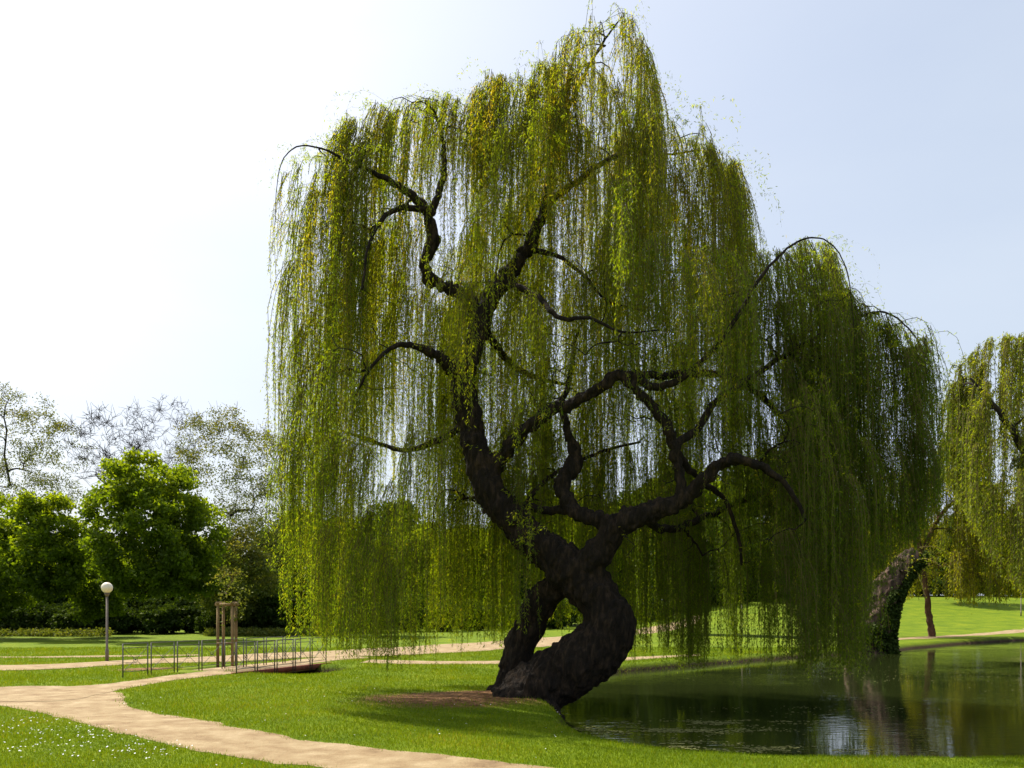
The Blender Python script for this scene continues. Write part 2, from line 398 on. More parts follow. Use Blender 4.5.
# ---------------------------------------------------------------- trees
class Skeleton:
    def __init__(s): s.P = []; s.par = []; s.fix = []; s.paths = []
    def add_path(s, P, r=None, parent=-1):
        idx = []
        for i, p in enumerate(P):
            s.P.append(np.asarray(p, float)); s.par.append(parent if i == 0 else len(s.P)-2)
            s.fix.append(None if r is None else float(r[i])); idx.append(len(s.P)-1)
        s.paths.append((parent, idx)); return idx
    def nearest(s, T, zpen=1.0, minidx=0):
        A = np.array(s.P[minidx:]); d = T-A
        dd = np.sqrt(d[:, 0]**2+d[:, 1]**2+np.where(d[:, 2] < 0, (d[:, 2]*zpen)**2, d[:, 2]**2))
        return int(np.argmin(dd))+minidx, float(dd.min())
    def grow(s, T, up=.25, k=6, wig=.05, zpen=2.0, minidx=0):
        T = np.asarray(T, float); i, _ = s.nearest(T, zpen, minidx); A = s.P[i]
        pd = s.P[i]-s.P[s.par[i]] if s.par[i] >= 0 else np.array([0, 0, 1.])
        L = np.linalg.norm(T-A)
        C = A+unit(unit(pd)+unit(T-A)*1.1)*L*.45; C2 = (A*.35+T*.65)+np.array([0, 0, up*L])
        t = np.linspace(0, 1, k+1)[1:, None]
        P = (1-t)**3*A+3*(1-t)**2*t*C+3*(1-t)*t*t*C2+t**3*T
        P[:-1] += rng.normal(0, wig*L/k*1.5, (k-1, 3))
        return s.add_path(P, None, i)
    def radii(s, rt, ex=.45):
        n = len(s.P); cnt = np.zeros(n); has = np.zeros(n, bool)
        for p in s.par:
            if p >= 0: has[p] = True
        cnt[~has] = 1
        for i in range(n-1, -1, -1):
            if s.par[i] >= 0: cnt[s.par[i]] += cnt[i]
        r = rt*cnt**ex
        for i in range(n):
            if s.fix[i] is not None: r[i] = s.fix[i]
        for i in range(n):
            p = s.par[i]
            if p >= 0 and s.fix[i] is None: r[i] = min(r[i], r[p]*.9)
        return r

def crown_leaves(C, nper, spread, L, wd, tint_z, z0, z1, droop=.1):
    n = len(C)*nper
    ci = np.repeat(np.arange(len(C)), nper)
    d = unit(rng.normal(size=(n, 3)))*(rng.random((n, 1))**.5)*spread*np.array([1, 1, .7])
    P = C[ci]+d
    D = unit(rng.normal(size=(n, 3))+np.array([0, 0, -droop]))
    V, Q = leaf_quads(P, D, L*(.7+.6*rng.random(n)), wd*(.7+.6*rng.random(n)))
    cb = rng.normal(0, .16, len(C))[ci]
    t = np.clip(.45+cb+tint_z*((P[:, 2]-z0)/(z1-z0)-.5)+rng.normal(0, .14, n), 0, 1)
    return V, Q, t

def broad_tree(name, X, Y, H, rx, z_lo, mt_leaf, mt_bark, label, cat='tree', ntar=120, nper=200, spread=.75, L=.16, wd=.12, rt=.012, trunkr=.22, group=None, lean=(0, 0), shape=1.0, up=.1, bare_twigs=False, k=6, topk=.72, zp=1.6, wig=.12):
    z0 = float(ground_z(np.array([X]), np.array([Y]))[0])
    root = empty(name, (X, Y, z0)); tag(root, label, cat, group)
    s = Skeleton(); top = H*topk
    tz = np.linspace(-.15, top, 9)
    tp = np.stack([X+lean[0]*(tz/top)**1.5+rng.normal(0, .05*trunkr*4, 9), Y+lean[1]*tz/top+rng.normal(0, .05, 9), z0+tz], -1)
    tr = trunkr*(1-.75*np.linspace(0, 1, 9)**.8); tr[0] *= 1.45; tr[1] *= 1.0
    s.add_path(tp, tr)
    mi = 2
    tg = []
    while len(tg) < ntar:
        p = rng.random(3)*2-1; q = float((abs(p)**2.7).sum()**(1/2.7))
        if q > 1 or q < .35: continue
        zz = z_lo+(p[2]*.5+.5)*(H-z_lo)
        # wider in lower middle
        f = 1-.35*max(0, p[2])**2*shape
        tg.append([X+lean[0]*.9+p[0]*rx*f, Y+p[1]*rx*f, z0+zz])
    tg = np.array(tg)
    ax = np.stack([np.full(ntar, X), np.full(ntar, Y)], -1)
    tg = tg[np.argsort(np.linalg.norm(tg[:, :2]-ax, axis=1)+.3*abs(tg[:, 2]-z0-top*.6))]
    for t in tg: s.grow(t, up, k, wig, zp, mi)
    r = s.radii(rt)
    g = Geo()
    for par, idx in s.paths[1:]:
        ii = ([par] if par >= 0 else [])+idx
        rr = r[ii].copy(); rr[0] = min(rr[0], rr[1]*1.25)
        g.tube(np.array(s.P)[ii], rr, 5, False)
    if bare_twigs:
        P = np.array(s.P)
        tips = [i for par, idx in s.paths[1:] for i in idx[-4:]]
        for i in tips:
            for _ in range(bare_twigs):
                d = unit(rng.normal(size=3)+np.array([0, 0, .5])); l = .35+rng.random()*.8
                q = P[i]+np.outer(np.linspace(0, 1, 4), d*l)+np.cumsum(rng.normal(0, .05, (4, 3)), 0)-0
                q[0] = P[i]; g.tube(q, [rt*.55, rt*.5, rt*.4, rt*.25], 3, False)
    tk = Geo(); tp2, tr2 = smooth_path(tp, tr, 4); tk.tube(tp2, tr2, 10, True, .05)
    tk.build('trunk', mt_bark, root); g.build('branches', mt_bark, root)
    if nper:
        tips = np.array([s.P[i] for par, idx in s.paths[1:] for i in (idx[-1], idx[-3])])
        V, Q, t = crown_leaves(tips, nper//2, spread, L, wd, .7, z0+z_lo, z0+H)
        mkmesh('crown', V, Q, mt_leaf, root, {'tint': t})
    return root

def copy_thing(src, loc, rz, sc_, label=None, group=None):
    r = src.copy(); COL.objects.link(r); r.location = loc; r.rotation_euler = (0, 0, rz); r.scale = (sc_, sc_, sc_*random.uniform(.92, 1.1))
    if label: r['label'] = label
    if group: r['group'] = group
    for ch in list(src.children):
        c = ch.copy(); COL.objects.link(c); c.parent = r
    return r

# ---- willows
def willow(name, Yc, top, bot, limbs, label, nspray, nrim, Dmax, cx, hw, bark, leafm, leafL=.075, leafW=.0145, per_m=44, holes=(), thin=1.0,
           front_open=(), base=None, back=0, shade_tint=None, biased=False, twigs=0, gapt=-.18, ropes=(3, 7), strands=(3, 7), lmax=5.5, voxel=.035, tint0=.37, heavy=.10, zones=None):
    tx, ty = zip(*top); bx, by = zip(*bot)
    topf = lambda p: np.interp(p, tx, ty); botf = lambda p: np.interp(p, bx, by)
    root = empty(name, base); tag(root, label, 'willow tree')
    s = Skeleton(); g = Geo(); thin_g = Geo()
    for li, lm in enumerate(limbs):
        pts = np.array([W(a[0], a[1], a[2]) for a in lm]); rr = np.array([a[3]*a[2]/F*(.93 if a[3] > 11 else .84) for a in lm])
        P, r = smooth_path(pts, rr, 6)
        n = len(P)
        kk = np.clip(r/.1, .15, 1)[:, None]
        P[1:-1] += rng.normal(0, .022, (n-2, 3))*kk[1:-1]
        s.add_path(P, r)
        hv = r > heavy
        if hv.all() or hv[:3].all():
            e = n if hv.all() else int(np.argmin(hv))+2
            g.tube(P[:e], r[:e], 14, True, .04)
            if e < n: thin_g.tube(P[e-2:], r[e-2:], 8, True, .05)
        else: thin_g.tube(P, r, 8, True, .05)
    nl = len(s.P)
    # spray tops
    T = []
    def depth_half(px, py):
        u = (px-cx)/hw; e = math.sqrt(max(0, 1-u*u)); return Dmax*e*min(1, .25+(py-topf(px))/(F*4.5/Yc))
    x0, x1 = tx[0], tx[-1]
    for i in range(nrim):
        px = x0+(x1-x0)*(.02+.96*(i+rng.random())/nrim); py = topf(px)+(10+rng.random()*16)*16.8/Yc
        T.append((px, py, Yc+rng.normal(0, .25)*depth_half(px, py)*1.5, 1))
    while len(T) < nrim+nspray:
        px = x0+(.04+.92*rng.random())*(x1-x0); a = topf(px); b = botf(px)
        py = a+(b-a)*rng.random()**1.25*.86
        if py > b-40*16.8/Yc: continue
        if any(((px-h[0])/h[2])**2+((py-h[1])/h[3])**2 < 1 for h in holes) and rng.random() < .9: continue
        dh = depth_half(px, py); d = (rng.random()*(1.65 if biased else 2)-(.65 if biased else 1))*dh
        if any(f[0] < px < f[1] and f[2] < py < f[3] and d < .4 and rng.random() < f[4] for f in front_open): continue
        if zones and rng.random() > zones(px, py): continue
        T.append((px, py, Yc+d, 0))
    nb = 0
    while nb < back:
        px = 430+rng.random()**1.25*430; py = 300+rng.random()*230; dh = depth_half(px, py)
        if any(((px-h[0])/h[2])**2+((py-h[1])/h[3])**2 < 1 for h in holes): continue
        T.append((px, py, Yc+dh*(.25+.75*rng.random()), 2)); nb += 1
    T = np.array(T)
    TW = np.array([W(*t[:3]) for t in T])
    A = np.array(s.P[:nl])
    dist = np.array([np.min(np.linalg.norm(A-t, axis=1)) for t in TW])
    axis_c = np.array([(cx-512)/F*Yc, Yc])
    SP = []
    for i in np.argsort(dist):
        t = TW[i]
        idx = s.grow(t, .12+.1*rng.random(), 7, .10, 1.7)
        out = unit(np.append(t[:2]-axis_c, 0)+np.append(rng.normal(0, 1.2, 2), 0))
        l = (.35+rng.random()*.7)*(1 if T[i, 3] else 1.0)
        tt = np.linspace(0, 1, 6)[1:, None]
        q = t+out*l*np.sin(tt*1.5)+np.array([0, 0, 1.])*l*(.25*np.sin(tt*3.0)-.9*tt**3)
        j = s.add_path(q, None, idx[-1])
        SP.append((i, idx[-4:]+j))
    for _ in range(twigs):
        px = x0+(.05+.9*rng.random())*(x1-x0); a = topf(px); py = a+(min(botf(px), 560)-a)*rng.random(); dh = depth_half(px, py)
        s.grow(W(px, py, Yc+(rng.random()*1.6-.8)*dh), .1*rng.normal(), 7, .16, 1.2)
    r = s.radii(.0095*Yc/16.8, .42)
    PA = np.array(s.P)
    for par, idx in s.paths[len(limbs):]:
        ii = ([par] if par >= 0 else [])+idx
        rr = r[ii].copy(); rr[0] = min(rr[0], rr[1]*1.3)
        thin_g.tube(PA[ii], rr, 5, False)
    # strands
    SG = Geo(); LP = []; LD = []; LT = []
    for i, nodes in SP:
        nr = rng.integers(*ropes)
        z = TW[i][2]
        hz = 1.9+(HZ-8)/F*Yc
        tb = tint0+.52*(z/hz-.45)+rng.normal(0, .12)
        Q = PA[nodes]
        for _ in range(nr):
            a = rng.random()*(len(Q)-1.001); k = int(a); st = Q[k]*(1-(a-k))+Q[k+1]*(a-k)
            gp = mnoise.noise(Vector((st[0]*1.5*16.8/Yc, st[1]*1.5*16.8/Yc, st[2]*.12)))
            ppx = 512+F*st[0]/st[1]; edge = float(sstep(.80, .97, abs((ppx-(x0+x1)/2)/((x1-x0)/2))))
            if gp < gapt+.22*edge+(.12 if HZ-(st[2]-CAMH)*F/st[1] < 170 else 0) and T[i, 3] != 2: continue
            ln0 = (1.2+rng.random()**.8*(lmax-1.2)) if (T[i, 3] == 2 or rng.random() < .62) else (.3+1.1*rng.random())
            if T[i, 3] == 2: ln0 += 1.5
            for _s in range(rng.integers(*strands)):
                s0 = st+rng.normal(0, .055, 3)*np.array([1, 1, .5])
                px = 512+F*s0[0]/s0[1]; zb = CAMH-(botf(px)+rng.normal(0, 9)*16.8/Yc-HZ)/F*s0[1]
                py0 = HZ-(s0[2]-CAMH)*F/s0[1]
                if T[i, 2] < Yc+.4 and any(f[0] < px < f[1] and f[2]+20 < py0 < f[3] and rng.random() < f[4] for f in front_open[:1]): continue
                if px < x0-2+6*rng.random() or px > x1+2-6*rng.random() or py0 < topf(px)-3*16.8/Yc: continue
                for f in front_open:
                    if f[0] < px < f[1] and s0[1] < Yc+.4 and py0 < f[2]+20 and rng.random() < f[4]:
                        zb = max(zb, CAMH-(f[2]+rng.random()**1.5*90-HZ)/F*s0[1])
                ln = min(ln0*(.75+.4*rng.random()), s0[2]-zb)
                if ln < .25: ln = .25
                m = max(4, int(ln/.35)+2)
                t = np.linspace(0, 1, m)[:, None]
                od = unit(np.append(s0[:2]-axis_c, 0)*.4+np.append(rng.normal(0, 1, 2), 0))
                sw = rng.normal(0, .035*ln, 2)
                P = s0+od*rng.uniform(.05, .42)*(1-np.exp(-t*ln*2.2))*min(1, ln)+np.array([0, 0, -1.])*t*ln
                P[:, :2] += sw*np.sin(t*rng.uniform(1.5, 3.5)+0)*.5+np.array([rng.normal(0, .022), rng.normal(0, .022)])*np.sin(t*ln*rng.uniform(2, 5))*np.minimum(1, t*ln)
                SG.tube(P, np.linspace(.0060, .0030, m)*Yc/16.8, 3, False)
                nlf = int(ln*per_m*thin)
                if nlf < 2: continue
                u = np.sort(rng.random(nlf))**.93*(m-1.001); ki = u.astype(int); fr = (u-ki)[:, None]
                dn = rng.random((nlf, 1)) < .35; LP.append(P[ki]*(1-fr)+P[ki+1]*fr+rng.normal(0, .05, (nlf, 3))*dn*Yc/16.8)
                hd = rng.normal(0, 1, (nlf, 2)); hd /= np.linalg.norm(hd, axis=1, keepdims=True)
                LD.append(np.hstack([hd*rng.uniform(.3, 1.35, (nlf, 1)), np.full((nlf, 1), -1.)]))
                LT.append(tb+(shade_tint(T[i, 0], T[i, 1]) if shade_tint else 0)+rng.normal(0, .07)+rng.normal(0, .10, nlf))
    for par, idx in s.paths[len(limbs):]:
        Q = PA[idx]; m_ = int(len(Q)*4*thin); k_ = rng.integers(1, len(Q), m_); f_ = rng.random((m_, 1))
        if r[idx[0]] > .02*Yc/16.8: continue
        LP.append(Q[k_]*f_+Q[k_-1]*(1-f_)+rng.normal(0, .03, (m_, 3))); LD.append(rng.normal(0, .8, (m_, 3))+np.array([0, 0, -.6])); LT.append(np.full(m_, tint0+.1)+rng.normal(0, .15, m_))
    LP = np.vstack(LP); LD = np.vstack(LD); LT = np.clip(np.concatenate(LT), 0, 1)
    n = len(LP); print(name, 'leaves', n, 'sprays', len(SP))
    V, Q = leaf_quads(LP, LD, leafL*(.6+.7*rng.random(n)), leafW*(.7+.6*rng.random(n)))
    # trunk : one continuous skin
    tmp = g.build('trunk', bark, root)
    md = tmp.modifiers.new('r', 'REMESH'); md.mode = 'VOXEL'; md.voxel_size = voxel
    ms = tmp.modifiers.new('s', 'SMOOTH'); ms.iterations = 3
    bpy.context.view_layer.update()
    me = bpy.data.meshes.new_from_object(tmp.evaluated_get(bpy.context.evaluated_depsgraph_get()))
    tmp.modifiers.clear(); tmp.data = me
    n_ = len(me.vertices); co = np.empty(n_*3, np.float32); no = np.empty(n_*3, np.float32)
    me.vertices.foreach_get('co', co); me.vertices.foreach_get('normal', no); co = co.reshape(-1, 3); no = no.reshape(-1, 3)
    b = np.array(base)
    for q in range(n_):
        x, y, z_ = co[q]+b
        low = mnoise.noise(Vector((x*1.7, y*1.7, z_*1.7)))*.07
        rid = (abs(mnoise.noise(Vector((x*8-z_*2, y*8, z_*1.7))))-.25)*.17+mnoise.noise(Vector((x*18, y*18, z_*7)))*.022
        co[q] += no[q]*(low+rid)*min(1, (16.8/Yc)*1.0+0.3)*.62
    me.vertices.foreach_set('co', co.ravel()); me.update()
    me.polygons.foreach_set('use_smooth', np.ones(len(me.polygons), bool))
    if not me.materials: me.materials.append(bark)
    thin_g.build('branches', bark, root); SG.build('hanging_twigs', M['twig'], root)
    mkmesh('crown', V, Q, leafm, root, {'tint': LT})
    return root

D = 16.8
main_limbs = [
 [(514,716,16.5,40),(527,698,16.55,33),(552,680,16.5,31),(585,658,16.4,32),(608,634,16.3,29),(604,608,16.3,24),(585,585,16.4,23),(562,563,16.5,22),(540,545,16.6,19),(515,521,16.7,18),(491,492,16.8,17),(480,460,16.9,15),(471,425,17,14),(463,388,17,13),(468,358,17,12),(479,330,17,11),(490,300,17,10),(508,276,17,9.5),(528,247,17.1,8),(541,218,17.1,6),(549,180,17.1,4.5),(556,140,17.1,3.4),(575,95,17.1,2.4),(598,50,17.1,1.6),(618,22,17.1,.9)],
 [(530,697,16.5,20),(505,702,16.3,15),(488,705,16.1,9),(470,712,15.9,5),(455,718,15.7,2)],
 [(535,700,16.4,20),(548,712,16.0,14),(556,722,15.7,9),(563,735,15.4,5)],
 [(518,700,16.5,18),(505,711,16.1,12),(490,720,15.7,7),(474,727,15.4,3)],
 [(512,690,17.0,16),(494,695,17.2,9),(478,698,17.3,5),(462,701,17.4,2)],
 [(506,706,17.2,24),(512,682,17.3,18),(520,650,17.4,16.5),(533,618,17.3,16),(548,594,17,15),(572,576,16.6,13),(590,566,16.4,10)],
 [(580,580,16.4,19),(602,549,16.1,15.5),(625,523,15.9,12.5),(660,509,15.7,12),(688,497,15.5,10),(712,470,15.3,7.5),(735,459,15.1,6),(765,468,14.9,4.2),(790,490,14.7,3),(806,520,14.6,2)],
 [(481,322,17,10),(466,298,16.8,8.5),(440,284,16.6,7.5),(425,268,16.5,7),(433,235,16.4,6.5),(425,208,16.3,5.5),(405,191,16.2,4.5),(385,178,16.1,3.3),(352,163,16,2.2),(325,150,15.9,1.2),(300,146,15.9,.8),(284,158,15.9,.6),(277,185,15.9,.45),(275,225,15.9,.3)],
 [(428,215,16.3,5),(440,192,16.5,4.2),(444,160,16.7,3.3),(440,125,16.8,2.2),(425,100,16.9,1.3)],
 [(425,210,16.3,3.6),(400,208,15.9,3.2),(380,222,15.6,2.5),(368,250,15.4,1.8),(362,290,15.3,1.2)],
 [(464,384,17,8),(443,361,16.5,6.5),(422,349,16.1,4.5),(398,345,15.8,3),(375,362,15.5,2),(355,395,15.3,1.3)],
 [(495,470,16.8,9),(514,440,16.5,8.5),(545,416,16.2,8.5),(580,400,16,7.5),(607,383,15.8,7.5),(625,372,15.7,6.5),(655,388,15.5,5),(690,372,15.3,4),(725,335,15.1,3),(755,285,15,2.2),(783,252,15,1.4),(808,238,15,1.0),(830,243,15,.8),(846,268,15,.6),(852,305,15,.4),(855,345,15,.3)],
 [(619,374,15.72,7),(640,394,15.6,6),(662,418,15.6,6.5),(673,444,15.6,6.5),(678,468,15.6,6),(684,498,15.5,7)],
 [(673,446,15.6,5.5),(700,426,15.9,4.8),(716,402,16.2,4.3),(750,378,16.5,3.6),(790,352,16.7,2.8),(840,325,16.9,2),(880,312,17,1.2),(905,325,17,.9),(922,350,17,.7),(930,390,17,.5),(932,430,17,.3)],
 [(675,450,15.6,4.5),(690,470,16,4.2),(706,485,16.3,4),(725,500,16.5,3),(738,535,16.6,2.2),(742,565,16.7,1.5)],
 [(618,526,15.95,11),(595,520,16.2,9.5),(572,507,16.5,9),(562,485,16.7,8.5),(573,466,16.8,9),(575,452,16.9,7),(568,432,17,4.8),(562,405,17.1,4),(570,378,17.2,3),(575,340,17.3,2)],
 [(574,509,16.5,6),(548,511,16.9,5),(524,506,17.3,4.2),(500,508,17.6,3.2),(478,498,17.9,2.2),(455,500,18.1,1.4)],
 [(524,506,17.3,3),(540,486,17.5,3),(560,470,17.8,2.5),(600,452,18,2),(640,442,18.3,1.4)],
 [(730,460,15.1,5.5),(760,465,15.8,4.8),(785,480,16.3,4.5),(800,450,16.8,3.6),(830,420,17.2,2.8),(860,390,17.5,2)],
 [(632,376,15.68,5),(690,374,16.0,4.6),(730,376,16.7,4.2),(765,400,17.1,3.6),(800,432,17.5,2.6),(835,440,17.8,1.8)],
 [(505,280,17,5),(538,298,16.3,3.4),(560,318,15.8,2.8),(590,318,15.4,2.1),(622,332,15,1.4),(660,330,14.8,.8)],
 [(527,250,17.1,4),(558,256,16.8,2.6),(584,276,16.4,2.0),(606,300,16.2,1.4),(640,310,16.0,.8)],
 [(543,210,17.1,4.5),(572,185,17.4,3.8),(600,165,17.7,3),(632,150,18,2.2),(660,155,18.2,1.4),(700,150,18.4,1)],
 [(483,325,17,6),(500,352,17.8,4.5),(520,370,18.5,3.5),(545,380,19.2,2.5),(575,385,20,1.6)],
 [(470,420,17,5),(440,440,18,4),(405,450,19,3),(370,440,19.8,2),(340,430,20.3,1.2)],
 [(640,515,15.8,6),(665,530,17,5),(700,520,18.3,4),(745,500,19.4,3),(790,480,20.2,2)],
]
top_o = [(272,205),(285,160),(300,146),(330,140),(347,110),(370,96),(400,106),(440,90),(470,96),(490,66),(520,72),(550,56),(570,22),(598,9),(630,12),(645,40),(656,75),(666,112),(690,118),(700,106),(716,150),(740,160),(750,232),(770,246),(800,236),(830,242),(850,290),(870,310),(890,312),(912,335),(930,322),(938,350)]
bot_o = [(268,330),(278,480),(284,600),(300,622),(330,640),(360,645),(400,656),(430,650),(450,628),(500,636),(550,622),(600,630),(640,645),(680,658),(740,655),(800,660),(846,662),(860,650),(866,566),(905,540),(938,480)]
def zone(px, py):
    w = 1.0
    if py < 240: w = .75
    if px > 650 and py < 290: w = .55
    if px < 325: w = .42
    if 400 < px < 470 and py < 300: w = .6
    if 500 < px < 760 and 90 < py < 400: w = 1.25
    if 370 < px < 470 and 300 < py < 480: w *= .5
    w *= .55+.9*(mnoise.noise(Vector((px*.022, py*.008, 4)))+.5)
    if 690 < px < 860 and py > 300: w = .75
    if px > 860: w = .38
    return w/1.5
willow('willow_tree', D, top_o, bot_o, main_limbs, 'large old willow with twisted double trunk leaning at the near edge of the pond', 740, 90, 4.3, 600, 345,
       M['bark'], M['willow_leaf'], holes=[(628, 425, 42, 26), (410, 360, 26, 26), (310, 330, 14, 90), (715, 205, 28, 40)], back=60, biased=True, twigs=620, shade_tint=lambda px, py: -.30*float(sstep(560, 740, px))*float(sstep(150, 330, py)),  # shade of the right, lower crown painted in as darker leaf tint
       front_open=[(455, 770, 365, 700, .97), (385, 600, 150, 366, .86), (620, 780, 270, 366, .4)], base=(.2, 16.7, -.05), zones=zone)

# willow on the right edge
Y2 = 48.0
l2 = [[(1112,648,Y2,17),(1104,600,Y2,14),(1088,550,Y2,12),(1075,500,Y2,10),(1066,450,Y2,8),(1060,400,Y2,5),(1055,360,Y2,2)],
      [(1088,550,Y2,8),(1060,510,Y2-1,6.5),(1035,470,Y2-1.5,5.5),(1012,430,Y2-2,4),(990,400,Y2-2,2.6),(970,378,Y2-2,1.2)],
      [(1090,555,Y2,8),(1120,500,Y2+1,6),(1150,450,Y2+1,4),(1165,410,Y2+1,2)],
      [(1066,450,Y2,5),(1040,410,Y2+1,4),(1020,370,Y2+1.5,2.4),(1005,345,Y2+2,1)]]
t2 = [(938,410),(952,385),(962,360),(978,345),(995,334),(1024,330),(1060,326),(1110,340),(1160,380),(1190,430)]
b2 = [(936,470),(950,480),(975,520),(995,560),(1024,588),(1060,600),(1110,600),(1190,560)]
willow('willow_tree', Y2, t2, b2, l2, 'pale green willow reaching in from the right edge of the photo above the far bank', 260, 24, 6.5, 1068, 128, M['bark_far'], M['willow_far'],
       leafL=.21, leafW=.050, per_m=13, base=((1112-512)/F*Y2, Y2, .0), lmax=9, voxel=.09, tint0=.42, heavy=.18, ropes=(4, 8), strands=(2, 4))
# slim leaning willow on the far bank
Y3 = 56.0
l3 = [[(933,640,Y3,4.6),(930,622,Y3,3.6),(926,590,Y3,3.2),(920,550,Y3,2.8),(912,520,Y3,2.5),(905,498,Y3,2.0),(900,480,Y3,1.5)],
      [(922,560,Y3,3),(932,530,Y3+.5,2.6),(950,505,Y3+1,2.2),(975,492,Y3+1.5,1.6),(995,488,Y3+2,.9)],
      [(918,542,Y3,2.6),(895,520,Y3-.6,2),(875,505,Y3-1,1.2)]]
t3 = [(862,500),(880,488),(905,470),(930,466),(955,474),(985,478),(1010,490),(1030,515)]
b3 = [(862,590),(880,600),(905,600),(925,590),(950,596),(975,604),(1000,600),(1030,590)]
willow('willow_tree', Y3, t3, b3, l3, 'slim young willow with reddish leaning stem on the far lawn beside the pond', 210, 16, 3.6, 945, 88, M['bark_red'], M['willow_far'], front_open=[(893, 944, 480, 660, .9)],
       leafL=.22, leafW=.055, per_m=12, base=((932-512)/F*Y3, Y3, .0), lmax=6, voxel=.06, tint0=.75, heavy=.2, ropes=(3, 7), strands=(2, 4))

# leaning snag covered in ivy on the far shore
def snag():
    Y = 40.0; b = np.array([(872-512)/F*Y, Y, -.1]); root = empty('tree_stump', b)
    tag(root, 'thick broken willow stump leaning over the far shore, pale bark above dark ivy', 'tree stump')
    g = Geo()
    P, r = smooth_path([W(870, 658, Y), W(874, 640, Y), W(879, 618, Y), W(884, 598, Y), W(893, 580, Y), W(903, 567, Y), W(913, 558, Y), W(917, 556, Y)], np.array([20, 15, 13, 12.5, 12, 11, 9, 6])*Y/F, 6)
    g.tube(P, r, 18, True, .07)
    P2, r2 = smooth_path([W(852, 660, Y+.6), W(851, 640, Y+.7), W(853, 618, Y+.8), W(862, 598, Y+.6), W(880, 585, Y+.2)], np.array([9, 7, 6, 6, 6])*Y/F, 6)
    g.tube(P2, r2, 14, True, .07)
    tmp = g.build('trunk', M['bark_pale'], root)
    md = tmp.modifiers.new('r', 'REMESH'); md.mode = 'VOXEL'; md.voxel_size = .07
    bpy.context.view_layer.update()
    me = bpy.data.meshes.new_from_object(tmp.evaluated_get(bpy.context.evaluated_depsgraph_get())); tmp.modifiers.clear(); tmp.data = me
    for v in me.vertices:
        q = v.co
        v.co = v.co+v.normal*(mnoise.noise(q*1.3)*.22+mnoise.noise(Vector((q.x*5-q.z, q.y*5, q.z*1.5)))*.12+mnoise.noise(q*9)*.05)
    me.polygons.foreach_set('use_smooth', np.ones(len(me.polygons), bool))
    # ivy around the lower stem and the right side of the head
    n = 26000; u = rng.random(n)**.8; i = (u*(len(P)-1)).astype(int)
    a = rng.random(n)*2*math.pi
    keep = ((u < .5) & ~((np.cos(a) < -.2) & (u > .25))) | ((np.cos(a) > .45) & (u < .9))
    rad = r[i]*(1.08+.3*rng.random(n))
    C = P[i]+np.stack([np.cos(a)*rad, np.sin(a)*rad, rng.normal(0, .12, n)], -1)
    nz = np.array([mnoise.noise(Vector(tuple(c*1.1))) for c in C]); keep &= nz > -.28
    C = C[keep]; n = len(C)
    V, Q = leaf_quads(C, unit(np.stack([np.cos(a[keep]), np.sin(a[keep]), -rng.random(n)*2], -1)+rng.normal(0, .5, (n, 3))), .15, .12)
    mkmesh('ivy', V, Q, M['ivy'], root, {'tint': rng.random(n)})
    # thin shoots from the head
    sg = Geo(); LP = []
    for _ in range(26):
        st = P[-rng.integers(2, 14)]+rng.normal(0, .25, 3); d = unit(rng.normal(0, 1, 3)*np.array([1, 1, .3])+np.array([.5, 0, .4])); l = .5+rng.random()*1.6
        t = np.linspace(0, 1, 6)[:, None]; q = st+d*l*t+np.array([0, 0, -.6])*l*t*t; sg.tube(q, np.linspace(.02, .008, 6), 3, False)
        LP.append(q[rng.integers(1, 6, 22)]+rng.normal(0, .08, (22, 3)))
    sg.build('shoots', M['twig'], root); LP = np.vstack(LP)
    V, Q = leaf_quads(LP, rng.normal(0, 1, LP.shape)+np.array([0, 0, -.7]), .14, .05); mkmesh('shoot_leaves', V, Q, M['willow_far'], root, {'tint': rng.random(len(LP))})
snag()

# ---- park trees, left group
def gx(px, Y): return (px-512)/F*Y
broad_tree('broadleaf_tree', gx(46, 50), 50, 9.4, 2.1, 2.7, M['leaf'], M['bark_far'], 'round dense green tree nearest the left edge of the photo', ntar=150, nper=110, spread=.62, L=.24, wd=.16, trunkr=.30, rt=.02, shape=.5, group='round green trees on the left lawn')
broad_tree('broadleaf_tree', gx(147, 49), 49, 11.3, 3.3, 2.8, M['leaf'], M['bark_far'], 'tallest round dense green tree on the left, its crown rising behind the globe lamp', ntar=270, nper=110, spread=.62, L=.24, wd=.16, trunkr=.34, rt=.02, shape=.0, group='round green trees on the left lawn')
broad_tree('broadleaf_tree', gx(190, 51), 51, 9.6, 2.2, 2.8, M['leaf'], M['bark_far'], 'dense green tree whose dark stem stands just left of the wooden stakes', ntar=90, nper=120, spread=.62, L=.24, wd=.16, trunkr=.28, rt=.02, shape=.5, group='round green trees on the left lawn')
broad_tree('broadleaf_tree', gx(92, 55), 55, 6.6, 2.3, 1.3, M['leaf'], M['bark_far'], 'smaller green tree filling the gap between the two big round trees', ntar=90, nper=120, spread=.65, L=.25, wd=.17, trunkr=.16)
broad_tree('broadleaf_tree', gx(235, 60), 60, 8.2, 2.8, 1.0, M['leaf_pale'], M['bark_far'], 'low yellow-green tree right of the wooden stakes under the bare crowns', ntar=80, nper=170, spread=.8, L=.22, wd=.15, trunkr=.13)
broad_tree('broadleaf_tree', gx(-30, 52), 52, 9.5, 4.2, 1.5, M['leaf'], M['bark_far'], 'green tree cut off by the left edge of the photo', ntar=110, nper=260, spread=.8, L=.25, wd=.17, trunkr=.26)
broad_tree('sparse_tree', gx(10, 72), 72, 22, 6.2, 9, M['leaf_pale'], M['bark_far'], 'tall thinly leafed tree at the far left edge behind the round tree', ntar=260, nper=60, spread=.8, L=.17, wd=.11, rt=.03, trunkr=.5, bare_twigs=1, topk=.6, zp=3.5, wig=.05)
